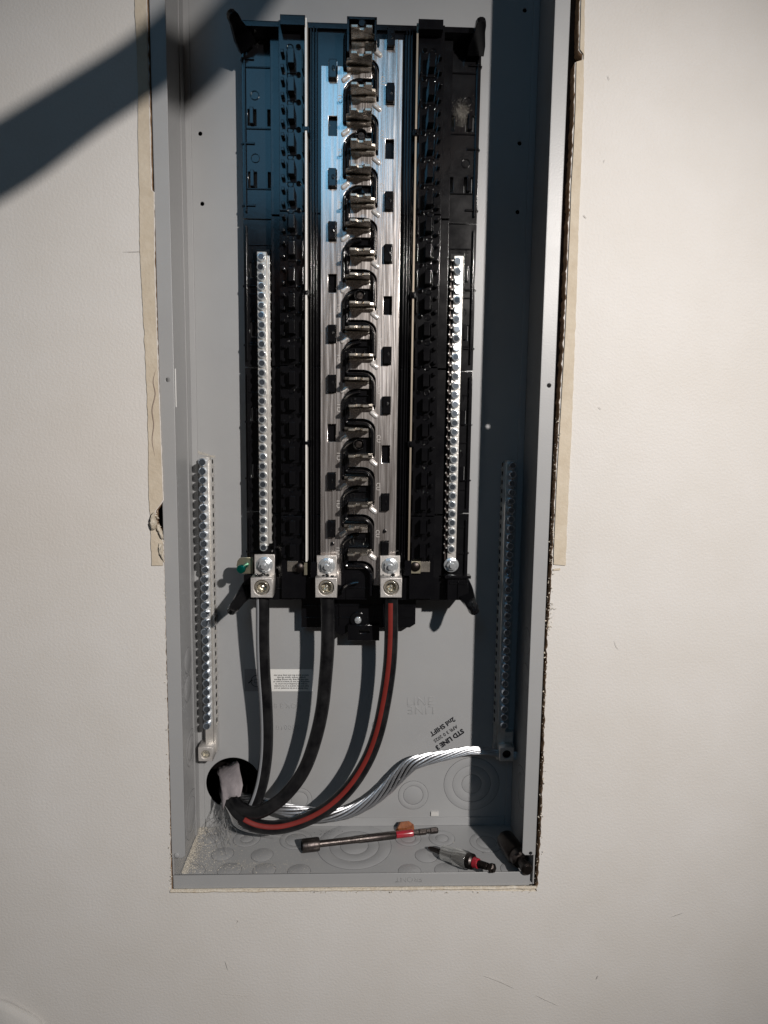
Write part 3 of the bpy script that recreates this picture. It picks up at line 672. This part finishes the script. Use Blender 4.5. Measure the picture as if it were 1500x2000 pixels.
for s, e, off in ((1, nR, oR),):
    q = U(882, 1104, .066); o = MB(); o.lathe([(.0080, 0), (.0080, .0012), (.0072, .0018)], (q.x, .0695, q.z), n=28); o.lathe([(.0058, .0018), (.0058, .0052), (.0050, .006)], (q.x, .0695, q.z), n=6); o.lathe([(.0026, .006), (.0026, .009)], (q.x, .0695, q.z), n=14)
    w_ = o.obj('end_nut', ZINC, e, True); w_.location -= off
for e, off, s in ((nL, oL, -1), (nR, oR, 1)):
    b = MB(); b.box(off.x-.0075, off.x+.0075, .0802, .0878, .310, .645); w_ = b.obj('bar_mount', BLKM, e); w_.location -= off
    b = MB()
    for i in range(31): z = NZ0-NP*(i+.5); b.box(off.x-s*.0090, off.x-s*.0075, .0780, .0860, z-.0009, z+.0009)
    w_ = b.obj('mount_tooth', BLK, e); w_.location -= off; w_['kind'] = 'stuff'
gL, oG = bar('ground_bar', 'lit silver ground bar on the left of the box with tall screws', 'ground screw bars in the grey box', -.1655, .1020, .4320, .0905, .1035, .0044, 31, .4273, .00973, 0, SM2, .0845, 1, skip=(12,))
gR, oG2 = bar('ground_bar', 'shaded ground bar at the right of the box that the bare stranded wire enters', 'ground screw bars in the grey box', .1650, .0900, .4320, .0905, .1035, .0044, 31, .4273, .00973, 0, SM2, .0845, -1, skip=(12,))
for e, off, s, px, py in ((gL, oG, -1, 401, 1474), (gR, oG2, 1, 990, 1474)):
    c = U(px, py, .080); o = plate('lug_body', [rect(c.x-.0078, c.x+.0078, c.z-.0078, c.z+.0082), circ(c.x, c.z, .0050, 24)], .0800, .020, ALU, e, .0004); o.location -= off
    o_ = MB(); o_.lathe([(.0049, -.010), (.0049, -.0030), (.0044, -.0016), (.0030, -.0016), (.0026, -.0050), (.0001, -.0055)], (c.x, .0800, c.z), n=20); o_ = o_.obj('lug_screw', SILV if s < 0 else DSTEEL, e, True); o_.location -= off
    b = MB(); b.box(c.x-.0005, c.x+.0095, .094, .1035, c.z-.0045, c.z+.020); w_ = b.obj('lug_foot', ALUB, e); w_.location -= off

# ================================================================ CABLES
def cable(label, pts, r, m, stripes, cat='cable', group=None):
    P = spline([U(a, c, y) if not isinstance(a, Vector) else a for a, c, y in pts], 8)
    P = [p for p in P]
    root = P[0].copy(); e = empty('power_cable', root); tag(e, label, cat, group)
    b = MB(); b.tube(P, r, 24); o = b.obj('insulation', m, e, True); o.location = -root
    fr = frames(P)
    for (a0, wd_, mm, k0, k1, rise) in stripes:
        b = MB(); n = 8; vs = []; idx = list(range(int(len(P)*k0), int(len(P)*k1)))
        for j in idx:
            t, a, bb = fr[j]; ang = a0(j/len(P)) if callable(a0) else a0
            for i in range(n+1):
                w_ = ang+wd_*(i/n-.5); rr = r+(rise if 0 < i < n else -.0001); vs.append(P[j]+a*(rr*math.cos(w_))+bb*(rr*math.sin(w_)))
        b.add(vs, [(j*(n+1)+i, j*(n+1)+i+1, (j+1)*(n+1)+i+1, (j+1)*(n+1)+i) for j in range(len(idx)-1) for i in range(n)])
        o = b.obj('stripe', mm, e, True); o.location = -root
    return e, P
c1, P1 = cable('black service cable with a thin white stripe under the left lug',
      [(512, 1150, .050), (513, 1190, .052), (513, 1250, .058), (515, 1310, .063), (519, 1370, .067), (521, 1430, .071), (519, 1480, .074), (511, 1530, .078), (497, 1570, .080), (478, 1594, .095), (462, 1590, .118), (452, 1570, .145)],
      .0071, RUB, [(.70, .58, WST, .03, .80, .0002)])
c2, P2 = cable('plain black service cable from the middle lug',
      [(638, 1150, .050), (640, 1190, .051), (640, 1260, .052), (635, 1330, .053), (629, 1385, .054), (617, 1440, .055), (598, 1495, .056), (573, 1535, .057), (541, 1567, .058), (503, 1587, .060), (470, 1580, .070), (452, 1554, .090), (447, 1530, .118), (449, 1518, .145)],
      .0072, RUB, [])
c3, P3 = cable('black service cable with a wide red stripe from the right lug',
      [(764, 1150, .050), (764, 1190, .051), (764, 1240, .053), (761, 1300, .055), (752, 1365, .057), (738, 1430, .058), (717, 1485, .058), (685, 1535, .057), (645, 1574, .056), (600, 1600, .055), (550, 1615, .055), (508, 1614, .057), (476, 1601, .062), (453, 1577, .076), (441, 1548, .100), (438, 1535, .145)],
      .0072, RUB, [(lambda t: .10+.75*t, .74, RED, .045, .80, .00018)])
# bare ground strands
root = U(975, 1470, .088)
gp = spline([U(a, c, y) for a, c, y in [(992, 1474, .090), (975, 1472, .089), (950, 1467, .088), (915, 1466, .088), (870, 1475, .087), (835, 1482, .087), (805, 1492, .086), (780, 1514, .086), (755, 1540, .085), (722, 1566, .083), (680, 1586, .081), (635, 1592, .080), (590, 1588, .080), (545, 1577, .082), (505, 1566, .090), (475, 1556, .112), (462, 1545, .145)]], 10)
ge = empty('bare_ground_wire', root); tag(ge, 'twisted bare aluminium stranded wire running behind the cables to the right bar', 'ground wire')
fr = frames(gp); NS = 10
for s_ in range(NS):
    pts = []
    L_ = 0
    for j, p in enumerate(gp):
        if j: L_ += (gp[j]-gp[j-1]).length
        t = j/len(gp); spread = 1+.45*math.exp(-((t-.42)/.14)**2)+.5*math.exp(-((t-.72)/.10)**2)
        a = 2*pi*s_/NS-L_/.075*2*pi*.5; R_ = .0045*spread
        R_ *= .70+.30*min(1, max(0, (t-.10)/.20))
        pts.append(p+fr[j][1]*(R_*.8*math.cos(a))+fr[j][2]*(R_*1.05*math.sin(a)))
    b = MB(); b.tube(pts, [.0011+.0003*min(1, max(0, (j/len(gp)-.1)/.2)) for j in range(len(gp))], 7); o = b.obj('strand', STR, ge, True); o.location = -root
b = MB(); b.tube(gp, .0026, 8); o = b.obj('strand', DSTEEL, ge, True); o.location = -root  # core tube coloured dark for the shade between the strands
for i in range(5):      # strand tails past the lug
    q = U(1000, 1470+i*3, .090); b = MB(); b.tube([q, q+Vector((.009+random.random()*.004, random.gauss(0, .001), random.gauss(0, .0008)))], .0013, 6); o = b.obj('strand', STR, ge, True); o.location = -root
# paper sheath in the hole and clear fibres below it
def sheet(name, rows, m, parent=None):
    b = MB(); n = len(rows[0]); vs = [v for r in rows for v in r]
    b.add(vs, [(j*n+i, j*n+i+1, (j+1)*n+i+1, (j+1)*n+i) for j in range(len(rows)-1) for i in range(n-1)]); o = b.obj(name, m, parent, True)
    sf = o.modifiers.new('s', 'SOLIDIFY'); sf.thickness = .0004; return o
rows = []
for (l, r_, yl, yr) in [((424, 1498), (462, 1480), .122, .120), ((426, 1507), (467, 1491), .110, .106), ((429, 1515), (470, 1503), .096, .092), ((431, 1526), (472, 1518), .088, .082), ((433, 1538), (475, 1530), .080, .074), ((433, 1548), (474, 1541), .076, .070), ((434, 1556), (472, 1550), .072, .066)]:
    L0 = U(*l, yl); R1 = U(*r_, yr); row = []
    for i in range(9):
        t = i/8; p = L0.lerp(R1, t); p.y -= .0065*math.sin(pi*(t*.75+.12))+.0045*noise.noise(p*110)+.0015*noise.noise(p*320); p.x += .0015*noise.noise(p*180+Vector((9, 0, 0))); row.append(p)
    rows.append(row)
# the lower edge is torn: longer at the left, arched in the middle
last = rows[-1]; rows.append([p+Vector((.0, -.001, -(.0155 if i == 0 else .009 if i == 1 else .0015 if i < 4 else -.002 if i < 7 else .0005))) for i, p in enumerate(last)])
sh = sheet('paper_sheath', rows, SHEA); tag(sh, 'torn pinkish paper wrap sticking out of the round hole around the cables', 'paper wrap')
b = MB()
for i in range(28):
    a = U(437+random.gauss(0, 3), 1562+random.random()*12, .080); e_ = UZ(432+random.gauss(0, 12), 1640+random.gauss(0, 10), .0022)
    m1 = a.lerp(e_, .4)+Vector((random.gauss(0, .004), random.gauss(0, .004), random.gauss(0, .003))); m2 = a.lerp(e_, .75)+Vector((random.gauss(0, .004), random.gauss(0, .004), .003))
    b.tube(spline([a, m1, m2, e_], 5), random.uniform(.0001, .00024), 4)
for i in range(5):
    p0 = U(440+i*2, 1575+i*4, .062); b.tube(spline([p0, U(458, 1600+i*3, .058), U(485, 1617+i*2, .056), U(520+8*i, 1631+i, .055)], 6), .00022, 4)
tag(b.obj('clear_fibres', FIB, None), 'wispy clear fibres hanging from the paper wrap to the box floor', kind='stuff')

# ================================================================ TOOLS ON THE FLOOR
def tool(name, label, cat, p0, p1, secs):
    d = (p1-p0); L_ = d.length; ax = d.normalized(); e = empty(name, p0); tag(e, label, cat)
    for nm_, m, n, prof in secs:
        b = MB(); b.lathe([(r, t*L_) for t, r in prof], (0, 0, 0), ax, n); b.obj(nm_, m, e, n > 8)
    return e
z0 = T
tool('nut_driver', 'long dark nut driver bit with a red band lying across the box floor', 'nut driver', UZ(592, 1652, z0+.0072), UZ(855, 1621, z0+.0058), [
    ('socket', STEEL, 24, [(-.008, .0056), (-.008, .0070), (0, .0074), (.10, .0074), (.115, .0068)]),
    ('socket_bore', DARK, 6, [(-.012, .0050), (-.004, .0050)]),
    ('shaft', STEEL, 20, [(.115, .0036), (.40, .0038), (.42, .0043), (.672, .0044), (.680, .0036)]),
    ('red_band', TRED, 20, [(.680, .0036), (.684, .0040), (.806, .0040), (.810, .0034)]),
    ('hex_shank', STEEL, 6, [(.812, .0030), (.852, .0030), (.856, .0036), (.905, .0036), (.912, .0026), (.938, .0026), (.944, .0036), (.992, .0036), (1, .0028)])])
tool('driver_bit_holder', 'short driver bit with chrome sleeve and red ring resting over the front lip', 'driver bit', UZ(838, 1656, z0+.0045), U(966, 1697, -.003), [
    ('bit_tip', DSTEEL, 6, [(-.01, .0012), (.03, .0026), (.24, .0032)]),
    ('sleeve', CHROME, 28, [(.232, .0058), (.236, .0076), (.42, .0076), (.422, .0086), (.60, .0086), (.615, .0080)]),
    ('collar', STEEL, 24, [(.62, .0080), (.68, .0078), (.70, .0060)]),
    ('red_ring', TRED, 20, [(.70, .0050), (.705, .0054), (.765, .0050), (.77, .0044)]),
    ('shank', DSTEEL, 6, [(.77, .0040), (.90, .0038), (.905, .0028), (.93, .0028), (.935, .0046), (.985, .0048), (1.0, .0034)])])
tool('socket_adapter', 'large dark socket and adapter in the shadow of the right front corner', 'socket adapter', UZ(990, 1642, z0+.0115), U(1031, 1700, -.004), [
    ('socket', DSTEEL, 28, [(-.05, .0092), (-.04, .0104), (.52, .0108), (.55, .0096)]),
    ('collar', STEEL, 24, [(.55, .0095), (.66, .0088), (.68, .0055)]),
    ('shank', DSTEEL, 20, [(.68, .0048), (.86, .0048), (.87, .0060), (.97, .0062), (1.0, .0045)])])
# chip of orange wood
c = UZ(791, 1615, z0+.0062); b = MB()
vs = [c+Vector((x, y, z)) for x, y, z in ((-.009, .001, -.004), (-.007, -.003, .0005), (-.004, .000, .0045), (.003, .001, .0052), (.008, .001, .0018), (.0088, .000, -.003), (.001, -.0035, .0012), (.000, .004, -.003), (-.003, -.003, -.0042), (.004, -.003, -.0040), (-.005, .0035, .003), (.004, .0045, .003))]
bm = bmesh.new(); [bm.verts.new((v-c)*1.25) for v in vs]; bmesh.ops.convex_hull(bm, input=bm.verts); me = bpy.data.meshes.new('wood_chip'); bm.to_mesh(me); bm.free()
o = link('wood_chip', me, ORNG); o.location = c; tag(o, 'small crumpled orange-brown chip on the floor behind the nut driver', 'chip')
# dust and crumbs on the floor of the box
b = MB()
def chip(p, r):
    vs = [p+Vector((random.gauss(0, 1), random.gauss(0, 1), abs(random.gauss(0, .5))))*r for _ in range(4)]; b.add(vs, [(0, 1, 2), (0, 2, 3), (0, 3, 1), (1, 2, 3)])
zc = T+.0003
for i in range(3600):
    u = random.random(); 
    px = 362+abs(random.gauss(0, 1))*(26+60*random.random()); py = random.uniform(1612, 1706)
    x0 = 352+(1712-py)*.40
    px = x0+abs(random.gauss(0, 1))*random.choice((6, 14, 40))
    if 385 < px < 420 and 1630 < py < 1645 and random.random() < .6: continue
    chip(UZ(px, py, zc), random.uniform(.0002, .0006))
for i in range(1500):
    px = random.uniform(400, 600)+random.gauss(0, 25); py = random.uniform(1622, 1706); chip(UZ(px, py, zc), random.uniform(.0001, .00032))
for i in range(500): chip(UZ(random.gauss(480, 45), random.gauss(1690, 5), zc), random.uniform(.00015, .0004))
for i in range(160): chip(UZ(random.uniform(560, 960), random.uniform(1622, 1700), zc), random.uniform(.0001, .0003))
for px, py in ((450, 1680), (512, 1687), (563, 1668), (499, 1687), (570, 1642), (501, 1705), (640, 1655), (886, 1645)): chip(UZ(px, py, zc), .0007)
tag(b.obj('plaster_dust', DUST), 'white plaster crumbs and dust drifted on the left of the box floor', kind='stuff')
b = MB()
for i in range(60): chip(UZ(random.gauss(905, 30), random.gauss(1665, 4), zc), random.uniform(.0002, .0005))
for i in range(60): chip(UZ(random.gauss(640, 12), random.gauss(1626, 3), zc), random.uniform(.0002, .0004))
tag(b.obj('dark_grit', DARK), 'dark grit and metal specks scattered on the box floor', kind='stuff')
# pale smear of plaster above the left ground bar
b = MB()
for i in range(500):
    t = random.random(); px = 378+42*t+random.gauss(0, 2); py = 881+12*t+random.gauss(0, 1.6); p = U(px, py, D-.0004); r = random.uniform(.0001, .0003)
    vs = [p+Vector((random.gauss(0, r), random.gauss(0, .00008), random.gauss(0, r))) for _ in range(4)]; b.add(vs, [(0, 1, 2), (0, 2, 3), (0, 3, 1)])
for i in range(1500):
    px = random.gauss(903, 9); py = random.gauss(222, 13); p = U(px, py, .0870); r = random.uniform(.00006, .0002)
    vs = [p+Vector((random.gauss(0, r), random.gauss(0, .00008), random.gauss(0, r))) for _ in range(4)]; b.add(vs, [(0, 1, 2), (0, 2, 3), (0, 3, 1)])
tag(b.obj('plaster_smear', DUST), 'pale plaster dust clinging above the left ground bar and on the black base', kind='stuff')

# ================================================================ THE PHOTOGRAPHER'S ARM (above the frame, it throws the shadow at the top left)
TT = .72
def sh2(x, z): return LP+(Vector((x, 0, z))-LP)*TT
arm_w = [((-1.15, .18), .060), ((-.80, .40), .052), ((-.50, .575), .043), ((-.43, .624), .0375), ((-.375, .664), .0325), ((-.3185, .694), .0335), ((-.25, .740), .0285), ((-.184, .7805), .0275), ((-.1050, .8480), .0275), ((-.061, .900), .0215), ((-.030, .945), .024), ((-.005, .99), .029)]
ap = [sh2(*p) for p, r in arm_w]; ar = [r*TT for p, r in arm_w]
body = bmesh.new()
me = bpy.data.meshes.new('person')
verts = list(ap); radii = list(ar); edges = [(i, i+1) for i in range(len(ap)-1)]
d = (ap[-1]-ap[-2]).normalized(); side = d.cross(Vector((0, 1, 0))).normalized(); palm = len(ap)-1
verts.append(ap[-1]+d*.030); radii.append(.020); edges.append((palm, palm+1)); kn = palm+1
for i, (o_, ln) in enumerate(((-.028, .85), (-.0095, 1.0), (.0095, .95), (.028, .75))):
    base = verts[kn]+side*o_+d*.012; v0 = len(verts); verts += [base, base+d*.024*ln+Vector((0, -.006, 0)), base+d*.038*ln+Vector((0, -.022, 0)), base+d*.036*ln+Vector((0, -.038, 0))]; radii += [.0095, .0088, .0082, .0072]
    edges += [(kn, v0), (v0, v0+1), (v0+1, v0+2), (v0+2, v0+3)]
base = ap[-1]-side*.030+Vector((0, -.006, 0)); v0 = len(verts); verts += [base, base-side*.014+d*.020+Vector((0, -.010, 0)), base-side*.012+d*.042+Vector((0, -.018, 0))]; radii += [.011, .0095, .008]; edges += [(palm, v0), (v0, v0+1), (v0+1, v0+2)]
me.from_pydata([tuple(v-ap[0]) for v in verts], edges, [])
per = link('person', me, SKIN); per.location = ap[0]
sk = per.modifiers.new('skin', 'SKIN'); sk.use_smooth_shade = True
for i, r in enumerate(radii): me.skin_vertices[0].data[i].radius = (r, r)
me.skin_vertices[0].data[0].use_root = True
ss = per.modifiers.new('sub', 'SUBSURF'); ss.levels = 1; ss.render_levels = 2
tag(per, 'bare arm reaching in above the box, seen only as the shadow at top left', 'person')
# rolled dark sleeve on the upper part
b = MB(); sp_ = spline(ap[:3], 6); b.tube([p-ap[0] for p in sp_], [.062-.010*i/len(sp_) for i in range(len(sp_))], 16); b.obj('sleeve', CLOTH, per, True)
